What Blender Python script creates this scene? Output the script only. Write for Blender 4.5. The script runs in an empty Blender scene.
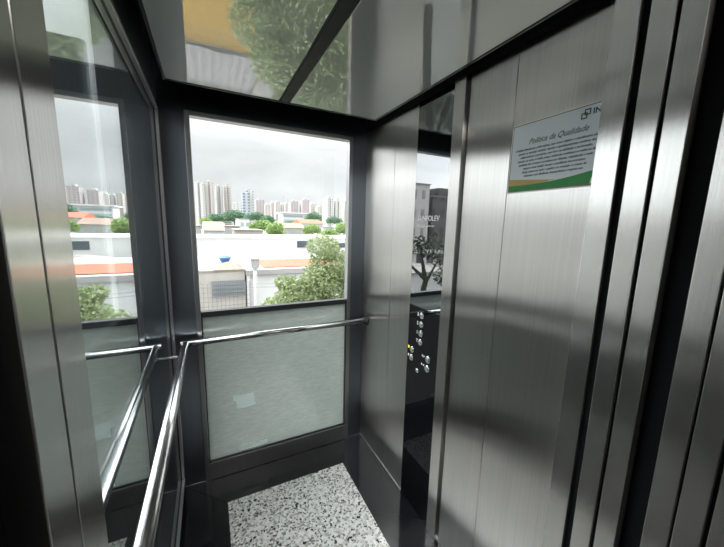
import bpy, math, random
import numpy as np
from mathutils import Matrix, Vector
random.seed(7)
S = bpy.context.scene
C = S.collection

# ------------------------------------------------------------------ camera
EYE = Vector((0, 0, 1.535))
ROT = Matrix(((0.89630096, 0.04730683, -0.4409157),
              (-0.44278771, 0.14964342, -0.88405084),
              (0.02415849, 0.98760767, 0.15507242)))
FPX = 308.0
cd = bpy.data.cameras.new('camera')
cam = bpy.data.objects.new('camera', cd)
C.objects.link(cam)
cd.sensor_fit = 'HORIZONTAL'
cd.sensor_width = 36
cd.lens = FPX / 724 * 36
cd.clip_start = 0.01
cd.clip_end = 3000
cam.matrix_world = Matrix.Translation(EYE) @ ROT.to_4x4()
S.camera = cam


def at(px, py, Y):
    """place in the world seen in the photograph at a pixel, at depth Y"""
    d = ROT @ Vector(((px - 362) / FPX, -(py - 273.5) / FPX, -1))
    return EYE + d * (Y / d.y)


def atx(px, Y, py=236):
    return at(px, py, Y).x


def atz(px, py, Y):
    return at(px, py, Y).z


# ------------------------------------------------------------------ materials
def newmat(name):
    m = bpy.data.materials.new(name)
    m.use_nodes = True
    nt = m.node_tree
    for n in list(nt.nodes):
        nt.nodes.remove(n)
    out = nt.nodes.new('ShaderNodeOutputMaterial')
    return m, nt, out


def N(nt, typ, **kw):
    n = nt.nodes.new(typ)
    for k, v in kw.items():
        if k.startswith('_'):
            setattr(n, k[1:], v)
        else:
            n.inputs[k.replace('__', ' ')].default_value = v
    return n


def coords(nt, scale=(1, 1, 1)):
    g = nt.nodes.new('ShaderNodeNewGeometry')
    mp = nt.nodes.new('ShaderNodeMapping')
    mp.inputs['Scale'].default_value = scale
    nt.links.new(g.outputs['Position'], mp.inputs['Vector'])
    return mp.outputs['Vector']


def principled(name, col, rough=0.5, metal=0.0, noise=0.0, nscale=20, bump=0.0, nvec=(1, 1, 1), **kw):
    m, nt, out = newmat(name)
    b = nt.nodes.new('ShaderNodeBsdfPrincipled')
    b.inputs['Base Color'].default_value = (*col, 1)
    b.inputs['Roughness'].default_value = rough
    b.inputs['Metallic'].default_value = metal
    for k, v in kw.items():
        b.inputs[k.replace('__', ' ')].default_value = v
    nt.links.new(b.outputs[0], out.inputs[0])
    if noise or bump:
        v = coords(nt, nvec)
        t = N(nt, 'ShaderNodeTexNoise', Scale=nscale, Detail=4.0)
        nt.links.new(v, t.inputs['Vector'])
        if noise:
            mx = nt.nodes.new('ShaderNodeMix')
            mx.data_type = 'RGBA'
            mx.inputs[6].default_value = (*[c * (1 - noise) for c in col], 1)
            mx.inputs[7].default_value = (*[min(1, c * (1 + noise)) for c in col], 1)
            nt.links.new(t.outputs[0], mx.inputs[0])
            nt.links.new(mx.outputs[2], b.inputs['Base Color'])
        if bump:
            bp = N(nt, 'ShaderNodeBump', Strength=bump, Distance=0.02)
            nt.links.new(t.outputs[0], bp.inputs['Height'])
            nt.links.new(bp.outputs[0], b.inputs['Normal'])
    return m


def steel(name, col, rough=0.28, aniso=0.8, tangent=(0, 0, 1), wav=0.012, streak=(260, 260, 2)):
    """brushed steel: long brushing lines give stretched reflections"""
    m, nt, out = newmat(name)
    b = N(nt, 'ShaderNodeBsdfAnisotropic', Roughness=rough, Anisotropy=aniso)
    tg = nt.nodes.new('ShaderNodeCombineXYZ')
    for i in range(3):
        tg.inputs[i].default_value = tangent[i]
    nt.links.new(tg.outputs[0], b.inputs['Tangent'])
    v = coords(nt, streak)
    t = N(nt, 'ShaderNodeTexNoise', Scale=1.0, Detail=3.0)
    nt.links.new(v, t.inputs['Vector'])
    mx = nt.nodes.new('ShaderNodeMix')
    mx.data_type = 'RGBA'
    mx.inputs[6].default_value = (*[c * 0.86 for c in col], 1)
    mx.inputs[7].default_value = (*[min(1, c * 1.12) for c in col], 1)
    nt.links.new(t.outputs[0], mx.inputs[0])
    nt.links.new(mx.outputs[2], b.inputs['Color'])
    v2 = coords(nt, (3.0, 3.0, 4.5))
    t2 = N(nt, 'ShaderNodeTexNoise', Scale=1.0, Detail=1.0)
    nt.links.new(v2, t2.inputs['Vector'])
    bp = N(nt, 'ShaderNodeBump', Strength=wav, Distance=0.1)
    nt.links.new(t2.outputs[0], bp.inputs['Height'])
    nt.links.new(bp.outputs[0], b.inputs['Normal'])
    nt.links.new(b.outputs[0], out.inputs[0])
    return m


def pane(name, gloss, gloss_col, trans_col, rough=0.0):
    m, nt, out = newmat(name)
    g = N(nt, 'ShaderNodeBsdfGlossy', Roughness=rough, Color=(*gloss_col, 1))
    t = N(nt, 'ShaderNodeBsdfTransparent', Color=(*trans_col, 1))
    mx = N(nt, 'ShaderNodeMixShader', Fac=gloss)
    nt.links.new(t.outputs[0], mx.inputs[1])
    nt.links.new(g.outputs[0], mx.inputs[2])
    nt.links.new(mx.outputs[0], out.inputs[0])
    return m


def coated(name, col, gloss, gcol=(1, 1, 1), rough=0.01, bump=0.0):
    """diffuse body under a mirror-like polished coat"""
    m, nt, out = newmat(name)
    d = N(nt, 'ShaderNodeBsdfDiffuse', Color=(*col, 1))
    g = N(nt, 'ShaderNodeBsdfGlossy', Roughness=rough, Color=(*gcol, 1))
    mx = N(nt, 'ShaderNodeMixShader', Fac=gloss)
    nt.links.new(d.outputs[0], mx.inputs[1])
    nt.links.new(g.outputs[0], mx.inputs[2])
    if bump:
        v = coords(nt, (4, 4, 4))
        t = N(nt, 'ShaderNodeTexNoise', Scale=1.0, Detail=2.0)
        nt.links.new(v, t.inputs['Vector'])
        bp = N(nt, 'ShaderNodeBump', Strength=bump, Distance=0.02)
        nt.links.new(t.outputs[0], bp.inputs['Height'])
        nt.links.new(bp.outputs[0], g.inputs['Normal'])
    nt.links.new(mx.outputs[0], out.inputs[0])
    return m


def granite():
    m, nt, out = newmat('white_granite')
    b = nt.nodes.new('ShaderNodeBsdfPrincipled')
    b.inputs['Roughness'].default_value = 0.07
    v = coords(nt)
    base = None

    def layer(scale, lo, hi, col, prev):
        t = N(nt, 'ShaderNodeTexNoise', Scale=scale, Detail=2.5, Roughness=0.6)
        nt.links.new(v, t.inputs['Vector'])
        r = N(nt, 'ShaderNodeMapRange')
        r.inputs[1].default_value = lo
        r.inputs[2].default_value = hi
        nt.links.new(t.outputs[0], r.inputs[0])
        mx = nt.nodes.new('ShaderNodeMix')
        mx.data_type = 'RGBA'
        nt.links.new(r.outputs[0], mx.inputs[0])
        if isinstance(prev, tuple):
            mx.inputs[6].default_value = (*prev, 1)
        else:
            nt.links.new(prev, mx.inputs[6])
        mx.inputs[7].default_value = (*col, 1)
        return mx.outputs[2]
    c = layer(45, 0.46, 0.60, (0.60, 0.58, 0.53), (0.80, 0.80, 0.78))

    def specks(scale, frac, col, prev, off):
        mp = N(nt, 'ShaderNodeMapping', Location=(off, off * .7, 0))
        nt.links.new(v, mp.inputs[0])
        dn = N(nt, 'ShaderNodeTexNoise', Scale=scale * 1.5, Detail=1.0)
        nt.links.new(mp.outputs[0], dn.inputs['Vector'])
        ad = N(nt, 'ShaderNodeVectorMath', _operation='MULTIPLY_ADD')
        ad.inputs[1].default_value = (.9 / scale,) * 3
        nt.links.new(dn.outputs['Color'], ad.inputs[0])
        nt.links.new(mp.outputs[0], ad.inputs[2])
        vo = N(nt, 'ShaderNodeTexVoronoi', Scale=scale)
        nt.links.new(ad.outputs[0], vo.inputs['Vector'])
        sp = nt.nodes.new('ShaderNodeSeparateColor')
        nt.links.new(vo.outputs['Color'], sp.inputs[0])
        lt_ = N(nt, 'ShaderNodeMath', _operation='LESS_THAN')
        lt_.inputs[1].default_value = frac
        nt.links.new(sp.outputs[0], lt_.inputs[0])
        mx = nt.nodes.new('ShaderNodeMix')
        mx.data_type = 'RGBA'
        nt.links.new(lt_.outputs[0], mx.inputs[0])
        nt.links.new(prev, mx.inputs[6])
        mx.inputs[7].default_value = (*col, 1)
        return mx.outputs[2]
    c = specks(95, .20, (0.42, 0.41, 0.38), c, 3.1)
    c = specks(125, .13, (0.17, 0.17, 0.165), c, 7.7)
    c = specks(105, .055, (0.02, 0.02, 0.022), c, 1.3)
    nt.links.new(c, b.inputs['Base Color'])
    nt.links.new(b.outputs[0], out.inputs[0])
    return m


def frosted():
    m, nt, out = newmat('frosted_film_glass')
    tr = N(nt, 'ShaderNodeBsdfTranslucent', Color=(0.35, 0.37, 0.35, 1))
    g = N(nt, 'ShaderNodeBsdfGlossy', Roughness=0.09, Color=(1, 1, 1, 1))
    mx = N(nt, 'ShaderNodeMixShader', Fac=0.13)
    v = coords(nt, (26, 26, 150))
    t = N(nt, 'ShaderNodeTexNoise', Scale=1.0, Detail=4.0)
    nt.links.new(v, t.inputs['Vector'])
    bp = N(nt, 'ShaderNodeBump', Strength=0.10, Distance=0.01)
    nt.links.new(t.outputs[0], bp.inputs['Height'])
    nt.links.new(bp.outputs[0], g.inputs['Normal'])
    mc = nt.nodes.new('ShaderNodeMix')
    mc.data_type = 'RGBA'
    mc.inputs[6].default_value = (0.28, 0.305, 0.295, 1)
    mc.inputs[7].default_value = (0.46, 0.49, 0.47, 1)
    nt.links.new(t.outputs[0], mc.inputs[0])
    nt.links.new(mc.outputs[2], tr.inputs['Color'])
    nt.links.new(tr.outputs[0], mx.inputs[1])
    nt.links.new(g.outputs[0], mx.inputs[2])
    nt.links.new(mx.outputs[0], out.inputs[0])
    return m


def facade(name, wall, win, sx, sz, wfrac=0.5, zfrac=0.5):
    """plaster wall with a regular pattern of dark window openings"""
    m, nt, out = newmat(name)
    b = nt.nodes.new('ShaderNodeBsdfPrincipled')
    b.inputs['Roughness'].default_value = 0.8
    g = nt.nodes.new('ShaderNodeNewGeometry')
    s = nt.nodes.new('ShaderNodeSeparateXYZ')
    nt.links.new(g.outputs['Position'], s.inputs[0])
    ad = N(nt, 'ShaderNodeMath', _operation='ADD')
    nt.links.new(s.outputs[0], ad.inputs[0])
    nt.links.new(s.outputs[1], ad.inputs[1])

    def gate(src, period, frac):
        d = N(nt, 'ShaderNodeMath', _operation='DIVIDE')
        nt.links.new(src, d.inputs[0])
        d.inputs[1].default_value = period
        f = N(nt, 'ShaderNodeMath', _operation='FRACT')
        nt.links.new(d.outputs[0], f.inputs[0])
        l = N(nt, 'ShaderNodeMath', _operation='LESS_THAN')
        nt.links.new(f.outputs[0], l.inputs[0])
        l.inputs[1].default_value = frac
        return l.outputs[0]
    mu = N(nt, 'ShaderNodeMath', _operation='MULTIPLY')
    nt.links.new(gate(ad.outputs[0], sx, wfrac), mu.inputs[0])
    nt.links.new(gate(s.outputs[2], sz, zfrac), mu.inputs[1])
    mx = nt.nodes.new('ShaderNodeMix')
    mx.data_type = 'RGBA'
    nt.links.new(mu.outputs[0], mx.inputs[0])
    mx.inputs[6].default_value = (*wall, 1)
    mx.inputs[7].default_value = (*win, 1)
    nt.links.new(mx.outputs[2], b.inputs['Base Color'])
    nt.links.new(b.outputs[0], out.inputs[0])
    return m


def ribbed(name, col, dark, period, axis=0):
    m, nt, out = newmat(name)
    b = nt.nodes.new('ShaderNodeBsdfPrincipled')
    b.inputs['Roughness'].default_value = 0.6
    g = nt.nodes.new('ShaderNodeNewGeometry')
    s = nt.nodes.new('ShaderNodeSeparateXYZ')
    nt.links.new(g.outputs['Position'], s.inputs[0])
    d = N(nt, 'ShaderNodeMath', _operation='DIVIDE')
    nt.links.new(s.outputs[axis], d.inputs[0])
    d.inputs[1].default_value = period
    f = N(nt, 'ShaderNodeMath', _operation='PINGPONG')
    nt.links.new(d.outputs[0], f.inputs[0])
    f.inputs[1].default_value = 1.0
    t = N(nt, 'ShaderNodeTexNoise', Scale=0.6, Detail=5.0)
    nt.links.new(g.outputs['Position'], t.inputs['Vector'])
    mu = N(nt, 'ShaderNodeMath', _operation='MULTIPLY')
    nt.links.new(f.outputs[0], mu.inputs[0])
    nt.links.new(t.outputs[0], mu.inputs[1])
    mx = nt.nodes.new('ShaderNodeMix')
    mx.data_type = 'RGBA'
    nt.links.new(mu.outputs[0], mx.inputs[0])
    mx.inputs[6].default_value = (*col, 1)
    mx.inputs[7].default_value = (*dark, 1)
    nt.links.new(mx.outputs[2], b.inputs['Base Color'])
    nt.links.new(b.outputs[0], out.inputs[0])
    return m


def foliage(name, a, b_):
    m, nt, out = newmat(name)
    v = coords(nt)
    t = N(nt, 'ShaderNodeTexNoise', Scale=3.0, Detail=4.0)
    nt.links.new(v, t.inputs['Vector'])
    mx = nt.nodes.new('ShaderNodeMix')
    mx.data_type = 'RGBA'
    mx.inputs[6].default_value = (*a, 1)
    mx.inputs[7].default_value = (*b_, 1)
    nt.links.new(t.outputs[0], mx.inputs[0])
    d = nt.nodes.new('ShaderNodeBsdfPrincipled')
    d.inputs['Roughness'].default_value = 0.45
    tr = nt.nodes.new('ShaderNodeBsdfTranslucent')
    nt.links.new(mx.outputs[2], d.inputs['Base Color'])
    nt.links.new(mx.outputs[2], tr.inputs['Color'])
    ms = N(nt, 'ShaderNodeMixShader', Fac=0.35)
    nt.links.new(d.outputs[0], ms.inputs[1])
    nt.links.new(tr.outputs[0], ms.inputs[2])
    nt.links.new(ms.outputs[0], out.inputs[0])
    return m


M = {}
M['steel'] = steel('brushed_steel_panel', (0.79, 0.765, 0.74), 0.29, 0.76)
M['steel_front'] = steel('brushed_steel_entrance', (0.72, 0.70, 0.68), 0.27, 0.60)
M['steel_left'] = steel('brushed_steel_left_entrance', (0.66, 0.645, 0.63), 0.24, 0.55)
M['steel_dark'] = steel('brushed_steel_window_wall', (0.26, 0.285, 0.32), 0.38, 0.6)  # blue veil of the window glare is tinted into this steel
M['steel_frame'] = steel('satin_steel_frame', (0.50, 0.50, 0.51), 0.30, 0.3)
M['chrome'] = principled('polished_steel_tube', (0.60, 0.60, 0.595), 0.19, 1.0)
M['black'] = principled('black_gap', (0.006, 0.006, 0.007), 0.8, Specular__IOR__Level=0.1)
M['black_strip'] = principled('matt_black_strip', (0.02, 0.021, 0.022), 0.6, Specular__IOR__Level=0.2)
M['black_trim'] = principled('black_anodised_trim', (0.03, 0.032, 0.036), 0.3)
M['black_glass'] = coated('black_control_glass', (0.006, 0.006, 0.007), 0.36, (0.95, 0.97, 1.0), 0.004)
M['black_granite'] = principled('black_polished_granite', (0.010, 0.010, 0.012), 0.12, Specular__IOR__Level=0.3)
M['black_plate'] = coated('black_button_plate', (0.005, 0.005, 0.006), 0.035, (1, 1, 1), 0.01)
M['granite'] = granite()
M['ceiling'] = coated('polished_grey_ceiling_panel', (0.36, 0.37, 0.37), 0.36, (0.96, 0.96, 0.95), 0.012, 0.02)
M['mirror'] = pane('reflective_side_glass', 0.72, (0.90, 0.93, 0.93), (0.85, 0.88, 0.88))
_nt = M['mirror'].node_tree
_lw = N(_nt, 'ShaderNodeLayerWeight', Blend=0.5)
_mr = N(_nt, 'ShaderNodeMapRange')
for _i, _v in ((1, .25), (2, .66), (3, .10), (4, .64)):
    _mr.inputs[_i].default_value = _v
_nt.links.new(_lw.outputs['Facing'], _mr.inputs[0])
_nt.links.new(_mr.outputs[0], [n for n in _nt.nodes if n.type == 'MIX_SHADER'][0].inputs[0])
M['clear'] = pane('clear_window_glass', 0.05, (1, 1, 1), (0.97, 0.985, 0.98))
M['frosted'] = frosted()
M['white_tape'] = principled('white_tape', (0.62, 0.66, 0.66), 0.6, Transmission__Weight=0.0)
M['button'] = principled('stainless_button', (0.78, 0.78, 0.77), 0.25, 1.0)
M['print_white'] = principled('white_print', (0.75, 0.76, 0.76), 0.5)
M['amber'] = principled('amber_indicator', (0.8, 0.5, 0.03), 0.4)
M['amber'].node_tree.nodes['Principled BSDF'].inputs['Emission Color'].default_value = (1, .62, .06, 1)
M['amber'].node_tree.nodes['Principled BSDF'].inputs['Emission Strength'].default_value = 0.8
M['paper'] = principled('pale_blue_paper', (0.66, 0.72, 0.74), 0.3)
M['paper_edge'] = principled('bronze_border_line', (0.22, 0.13, 0.08), 0.5)
M['paper_white'] = principled('white_paper_margin', (0.78, 0.78, 0.76), 0.4)
M['ink'] = principled('dark_ink', (0.03, 0.035, 0.06), 0.6)
M['ink_green'] = principled('dark_green_ink', (0.02, 0.09, 0.07), 0.6)
M['title'] = principled('brown_ink', (0.05, 0.03, 0.035), 0.6)
M['gold'] = principled('gold_print', (0.52, 0.36, 0.12), 0.5, noise=0.3, nscale=8)
M['green'] = principled('green_print', (0.02, 0.26, 0.05), 0.5, noise=0.45, nscale=9)
M['lobby'] = principled('lobby_paint', (0.55, 0.55, 0.54), 0.7)
M['lobby_floor'] = principled('lobby_stone', (0.20, 0.20, 0.19), 0.25)
M['shaft'] = principled('dark_shaft_cladding', (0.03, 0.033, 0.036), 0.6)
M['alu'] = principled('aluminium_sill', (0.5, 0.5, 0.5), 0.35, 1.0)
M['ground'] = principled('street_ground', (0.240, 0.248, 0.232), 0.9, noise=0.4, nscale=0.15)
M['white_wall'] = principled('white_painted_wall', (0.518, 0.518, 0.511), 0.9, noise=0.10, nscale=0.9, nvec=(1, 1, .3))
M['cream_wall'] = principled('cream_weathered_wall', (0.384, 0.360, 0.322), 0.9, noise=0.22, nscale=1.5, nvec=(1, 1, .4))
M['brown_wall'] = principled('weathered_beige_wall', (0.310, 0.285, 0.248), 0.9, noise=0.25, nscale=0.5)
M['yellow_wall'] = principled('ochre_yellow_wall', (0.624, 0.400, 0.104), 0.85, noise=0.1, nscale=1.0)
M['roof_grey'] = ribbed('grey_corrugated_roof', (0.15, 0.147, 0.145), (0.06, 0.06, 0.06), 0.16)
M['roof_white'] = ribbed('white_ribbed_sheet', (0.448, 0.448, 0.432), (0.096, 0.096, 0.096), 0.24)
M['roof_orange'] = ribbed('orange_tiled_roof', (0.40, 0.095, 0.045), (0.24, 0.07, 0.04), 0.22)
M['roof_brown'] = ribbed('brown_tiled_roof', (0.231, 0.149, 0.110), (0.138, 0.094, 0.077), 0.2)
M['roof_flat'] = principled('flat_concrete_roof', (0.260, 0.242, 0.223), 0.9, noise=0.3, nscale=0.5)
M['dark_window'] = principled('dark_window_glass', (0.05, 0.065, 0.075), 0.15)
M['grey_window'] = principled('grey_window_glass', (0.28, 0.32, 0.34), 0.2)
M['dark_metal'] = principled('dark_metal', (0.09, 0.09, 0.10), 0.5)
M['cable'] = principled('grey_cable', (0.16, 0.16, 0.17), 0.6)
M['tank_blue'] = principled('blue_plastic_tank', (0.044, 0.110, 0.275), 0.5)
M['tank_grey'] = principled('grey_fibre_cement', (0.30, 0.28, 0.28), 0.8, noise=.2)
M['bark'] = principled('tree_bark', (0.10, 0.075, 0.055), 0.9, noise=.3)
M['leaf_near'] = foliage('olive_green_leaves', (0.15, 0.195, 0.08), (0.30, 0.355, 0.175))
M['leaf_light'] = foliage('light_green_leaves', (0.15, 0.25, 0.07), (0.30, 0.40, 0.13))
M['leaf_dark'] = foliage('blue_green_leaves', (0.06, 0.14, 0.08), (0.13, 0.24, 0.13))
M['leaf_black'] = foliage('deep_green_leaves', (0.012, 0.025, 0.012), (0.04, 0.06, 0.025))
PALE = (0.66, 0.63, 0.60)
M['tower_white'] = facade('white_tower_facade', (0.434, 0.422, 0.403), (0.223, 0.236, 0.260), 5.2, 3.1, .42, .55)  # skyline facades: pale concrete, with the distance haze put into the tones
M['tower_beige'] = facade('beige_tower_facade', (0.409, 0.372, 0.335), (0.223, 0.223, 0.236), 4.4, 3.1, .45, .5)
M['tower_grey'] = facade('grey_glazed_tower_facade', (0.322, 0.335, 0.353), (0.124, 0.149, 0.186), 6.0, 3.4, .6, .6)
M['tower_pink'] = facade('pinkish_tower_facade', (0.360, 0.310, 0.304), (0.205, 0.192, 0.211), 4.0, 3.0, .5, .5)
M['tower_side'] = facade('pale_grey_block_facade', (0.46, 0.45, 0.43), (0.24, 0.24, 0.25), 1.6, 2.9, .4, .45)
M['tower_dark'] = facade('dark_brick_block_facade', (0.085, 0.075, 0.075), (0.03, 0.03, 0.035), 1.8, 2.9, .5, .5)
M['house_row'] = facade('row_house_facade', (0.50, 0.49, 0.47), (0.06, 0.06, 0.07), 1.7, 2.6, .55, .55)


# ------------------------------------------------------------------ mesh helpers
def link(name, verts, faces, mat, parent=None, smooth=False, bevel=0.0, bseg=2):
    me = bpy.data.meshes.new(name)
    me.from_pydata([tuple(v) for v in verts], [], faces)
    me.update()
    me.materials.append(mat)
    if smooth:
        for p in me.polygons:
            p.use_smooth = True
    o = bpy.data.objects.new(name, me)
    C.objects.link(o)
    if parent:
        o.parent = parent
        o.matrix_parent_inverse = Matrix.Translation(-Vector(parent.location))
    if bevel:
        bv = o.modifiers.new('bevel', 'BEVEL')
        bv.width = bevel
        bv.segments = bseg
        bv.limit_method = 'ANGLE'
    return o


class MB:
    def __init__(s):
        s.v = []
        s.f = []

    def add(s, vs, fs):
        n = len(s.v)
        s.v += [tuple(v) for v in vs]
        s.f += [tuple(i + n for i in f) for f in fs]
        return s

    def box(s, x0, x1, y0, y1, z0, z1):
        x0, x1 = sorted((x0, x1)); y0, y1 = sorted((y0, y1)); z0, z1 = sorted((z0, z1))
        vs = [(x, y, z) for z in (z0, z1) for y in (y0, y1) for x in (x0, x1)]
        return s.add(vs, [(0, 2, 3, 1), (4, 5, 7, 6), (0, 1, 5, 4), (2, 6, 7, 3), (0, 4, 6, 2), (1, 3, 7, 5)])

    def tube(s, path, r, seg=16, cap=True):
        path = [Vector(p) for p in path]
        rs = r if isinstance(r, (list, tuple)) else [r] * len(path)
        vs = []
        prev = None
        for i, p in enumerate(path):
            a = path[max(i - 1, 0)]
            b = path[min(i + 1, len(path) - 1)]
            t = (b - a).normalized()
            if prev is None:
                u = t.orthogonal().normalized()
            else:
                u = (prev - t * prev.dot(t)).normalized()
            prev = u
            w = t.cross(u)
            for k in range(seg):
                an = 2 * math.pi * k / seg
                vs.append(p + (u * math.cos(an) + w * math.sin(an)) * rs[i])
        fs = []
        for i in range(len(path) - 1):
            for k in range(seg):
                a = i * seg + k
                b = i * seg + (k + 1) % seg
                fs.append((a, b, b + seg, a + seg))
        if cap:
            fs.append(tuple(range(seg))[::-1])
            fs.append(tuple((len(path) - 1) * seg + k for k in range(seg)))
        return s.add(vs, fs)

    def lathe(s, c, axis, prof, seg=24):
        """prof: list of (distance along axis, radius)"""
        c = Vector(c); ax = Vector(axis).normalized()
        u = ax.orthogonal().normalized(); w = ax.cross(u)
        vs = []
        for h, r in prof:
            for k in range(seg):
                an = 2 * math.pi * k / seg
                vs.append(c + ax * h + (u * math.cos(an) + w * math.sin(an)) * max(r, 1e-5))
        fs = []
        for i in range(len(prof) - 1):
            for k in range(seg):
                a = i * seg + k
                b = i * seg + (k + 1) % seg
                fs.append((a, b, b + seg, a + seg))
        fs.append(tuple(range(seg))[::-1])
        fs.append(tuple((len(prof) - 1) * seg + k for k in range(seg)))
        return s.add(vs, fs)

    def build(s, name, mat, parent=None, **kw):
        return link(name, s.v, s.f, mat, parent, **kw)


def tag(o, label=None, cat=None, group=None, kind=None):
    if label: o['label'] = label
    if cat: o['category'] = cat
    if group: o['group'] = group
    if kind: o['kind'] = kind
    return o


def empty(name, loc):
    o = bpy.data.objects.new(name, None)
    C.objects.link(o)
    o.location = loc
    o.empty_display_size = 0.1
    return o


def struct(name, mb, mat, label, **kw):
    o = mb.build(name, mat, **kw)
    tag(o, label, None, None, 'structure')
    return o


def box(x0, x1, y0, y1, z0, z1):
    return MB().box(x0, x1, y0, y1, z0, z1)


def textmesh(name, txt, size, mat, mtx, parent, shear=0.0, align='LEFT', extrude=0.0002, sx=1.0, offset=0.0):
    cu = bpy.data.curves.new(name, 'FONT')
    cu.body = txt
    cu.size = size
    cu.shear = shear
    cu.align_x = align
    cu.extrude = extrude
    cu.offset = offset
    cu.resolution_u = 3
    to = bpy.data.objects.new(name, cu)
    C.objects.link(to)
    bpy.context.view_layer.update()
    me = bpy.data.meshes.new_from_object(to.evaluated_get(bpy.context.evaluated_depsgraph_get()))
    bpy.data.objects.remove(to)
    bpy.data.curves.remove(cu)
    me.transform(Matrix.Diagonal((sx, 1, 1, 1)))
    me.transform(mtx)
    me.materials.clear()
    me.materials.append(mat)
    o = bpy.data.objects.new(name, me)
    C.objects.link(o)
    if parent:
        o.parent = parent
        o.matrix_parent_inverse = Matrix.Translation(-Vector(parent.location))
    return o


# ------------------------------------------------------------------ dimensions
XL, XR = -0.195, 0.941       # side walls
YB = 1.86                    # window wall
ZC = 2.188                   # ceiling
YF = 0.50                    # back of the front returns

# ------------------------------------------------------------------ floor
struct('floor', box(0.027, 0.715, 0.42, 1.648, -0.02, 0.0), M['granite'], 'polished white granite slab speckled with grey and black')
g = 0.0012
bx = [[(XL, YB), (XR, YB), (0.715, 1.648), (0.027, 1.648)],
      [(XL, 0.42), (XL, YB), (0.027, 1.648), (0.027, 0.42)],
      [(XR, YB), (XR, 0.42), (0.715, 0.42), (0.715, 1.648)]]
for i, q in enumerate(bx):
    cxm = sum(p[0] for p in q) / 4; cym = sum(p[1] for p in q) / 4
    qq = [(p[0] + (cxm - p[0]) * 0.0022, p[1] + (cym - p[1]) * 0.0022) for p in q]
    vs = [(x, y, -0.02) for x, y in qq] + [(x, y, 0.0) for x, y in qq]
    fs = [(3, 2, 1, 0), (4, 5, 6, 7)] + [(k, (k + 1) % 4, (k + 1) % 4 + 4, k + 4) for k in range(4)]
    o = link('trim_%d' % (i + 1), vs, fs, M['black_granite'])
    import bmesh
    bm = bmesh.new(); bm.from_mesh(o.data); bmesh.ops.recalc_face_normals(bm, faces=bm.faces[:]); bm.to_mesh(o.data); bm.free()
    tag(o, ['black granite floor border under the window wall', 'black granite floor border along the mirrored side',
            'black granite floor border along the control panel side'][i], kind='structure')
struct('trim_4', box(XL - 0.1, XR + 0.1, 0.42, YB + 0.05, -0.05, -0.0202), M['alu'], 'thin metal joint bed under the stone floor')

# ------------------------------------------------------------------ ceiling (suspended, with a dark gap around it)
ZP = 2.130
struct('ceiling', box(-0.134, 0.341, 0.36, 1.650, ZP, ZP + 0.012), M['ceiling'], 'polished grey ceiling panel left of the black strip, mirroring the street', bevel=0.001)
struct('trim_5', box(0.397, 0.884, 0.36, 1.650, ZP, ZP + 0.012), M['ceiling'], 'polished grey ceiling panel right of the black strip', bevel=0.001)
struct('trim_6', MB().box(0.342, 0.396, 0.36, 1.650, ZP + 0.002, ZP + 0.014).box(0.351, 0.387, 0.36, 1.650, ZP - 0.001, ZP + 0.002), M['black_strip'], 'black strip dividing the two ceiling panels')
struct('trim_7', box(XL - 0.03, XR + 0.1, 0.30, YB + 0.06, ZC + 0.10, ZC + 0.14), M['black'], 'black cover above the ceiling panels')
struct('trim_8', MB().box(0.885, 0.893, 0.36, 1.660, ZP - 0.003, ZP + 0.03).box(-0.143, -0.135, 0.36, 1.660, ZP - 0.003, ZP + 0.03).box(-0.135, 0.885, 1.651, 1.660, ZP - 0.003, ZP + 0.03), M['black_trim'], 'black edging around the ceiling panels')

# ------------------------------------------------------------------ window wall
WX0, WX1 = -0.058, 0.815
WZ0, WZ1 = 0.112, 2.053
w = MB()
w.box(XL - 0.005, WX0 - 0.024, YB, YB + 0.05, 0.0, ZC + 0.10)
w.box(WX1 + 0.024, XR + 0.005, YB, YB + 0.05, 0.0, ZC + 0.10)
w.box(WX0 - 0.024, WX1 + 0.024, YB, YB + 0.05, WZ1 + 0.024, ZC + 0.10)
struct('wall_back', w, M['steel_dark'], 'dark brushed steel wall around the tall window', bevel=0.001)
win = MB()
e = 0.024
win.box(WX0 - e, WX0, YB - 0.012, YB + 0.04, 0.001, WZ1 + e)
win.box(WX1, WX1 + e, YB - 0.012, YB + 0.04, 0.001, WZ1 + e)
win.box(WX0, WX1, YB - 0.010, YB + 0.04, WZ1, WZ1 + e)
fr = struct('window_1', win, M['steel_frame'], 'tall steel framed window, clear above and frosted below', bevel=0.002)
b1 = box(WX0, WX1, YB - 0.012, YB + 0.04, 0.001, WZ0).build('bottom_rail', M['steel_frame'], fr, bevel=0.003)
b2 = MB().box(WX0, WX1, YB - 0.004, YB + 0.035, 1.008, 1.040).build('middle_bar', M['black_trim'], fr, bevel=0.002)
b2['label'] = 'black bar between clear and frosted panes'
box(WX0, WX1, YB + 0.012, YB + 0.018, 1.040, WZ1).build('clear_pane', M['clear'], fr)
fp = box(WX0, WX1, YB + 0.010, YB + 0.018, WZ0, 1.008).build('frosted_pane', M['frosted'], fr)
fp['label'] = 'frosted pane below the bar'
gk = MB()
gk.box(WX0, WX0 + .006, YB - .002, YB + .02, WZ0, 1.008).box(WX1 - .006, WX1, YB - .002, YB + .02, WZ0, 1.008).box(WX0, WX1, YB - .002, YB + .02, WZ0, WZ0 + .006)
gk.build('gasket', M['black_trim'], fr)


def sticker(pts, label):
    vs = [(x, YB + 0.0096, z) for x, z in pts] + [(x, YB + 0.0102, z) for x, z in pts]
    n = len(pts)
    fs = [tuple(range(n)), tuple(range(2 * n - 1, n - 1, -1))] + [(k, k + n, (k + 1) % n + n, (k + 1) % n) for k in range(n)]
    o = link('sticker', vs, fs, M['tape_pale'])
    tag(o, label, 'sticker')
    return o


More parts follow.
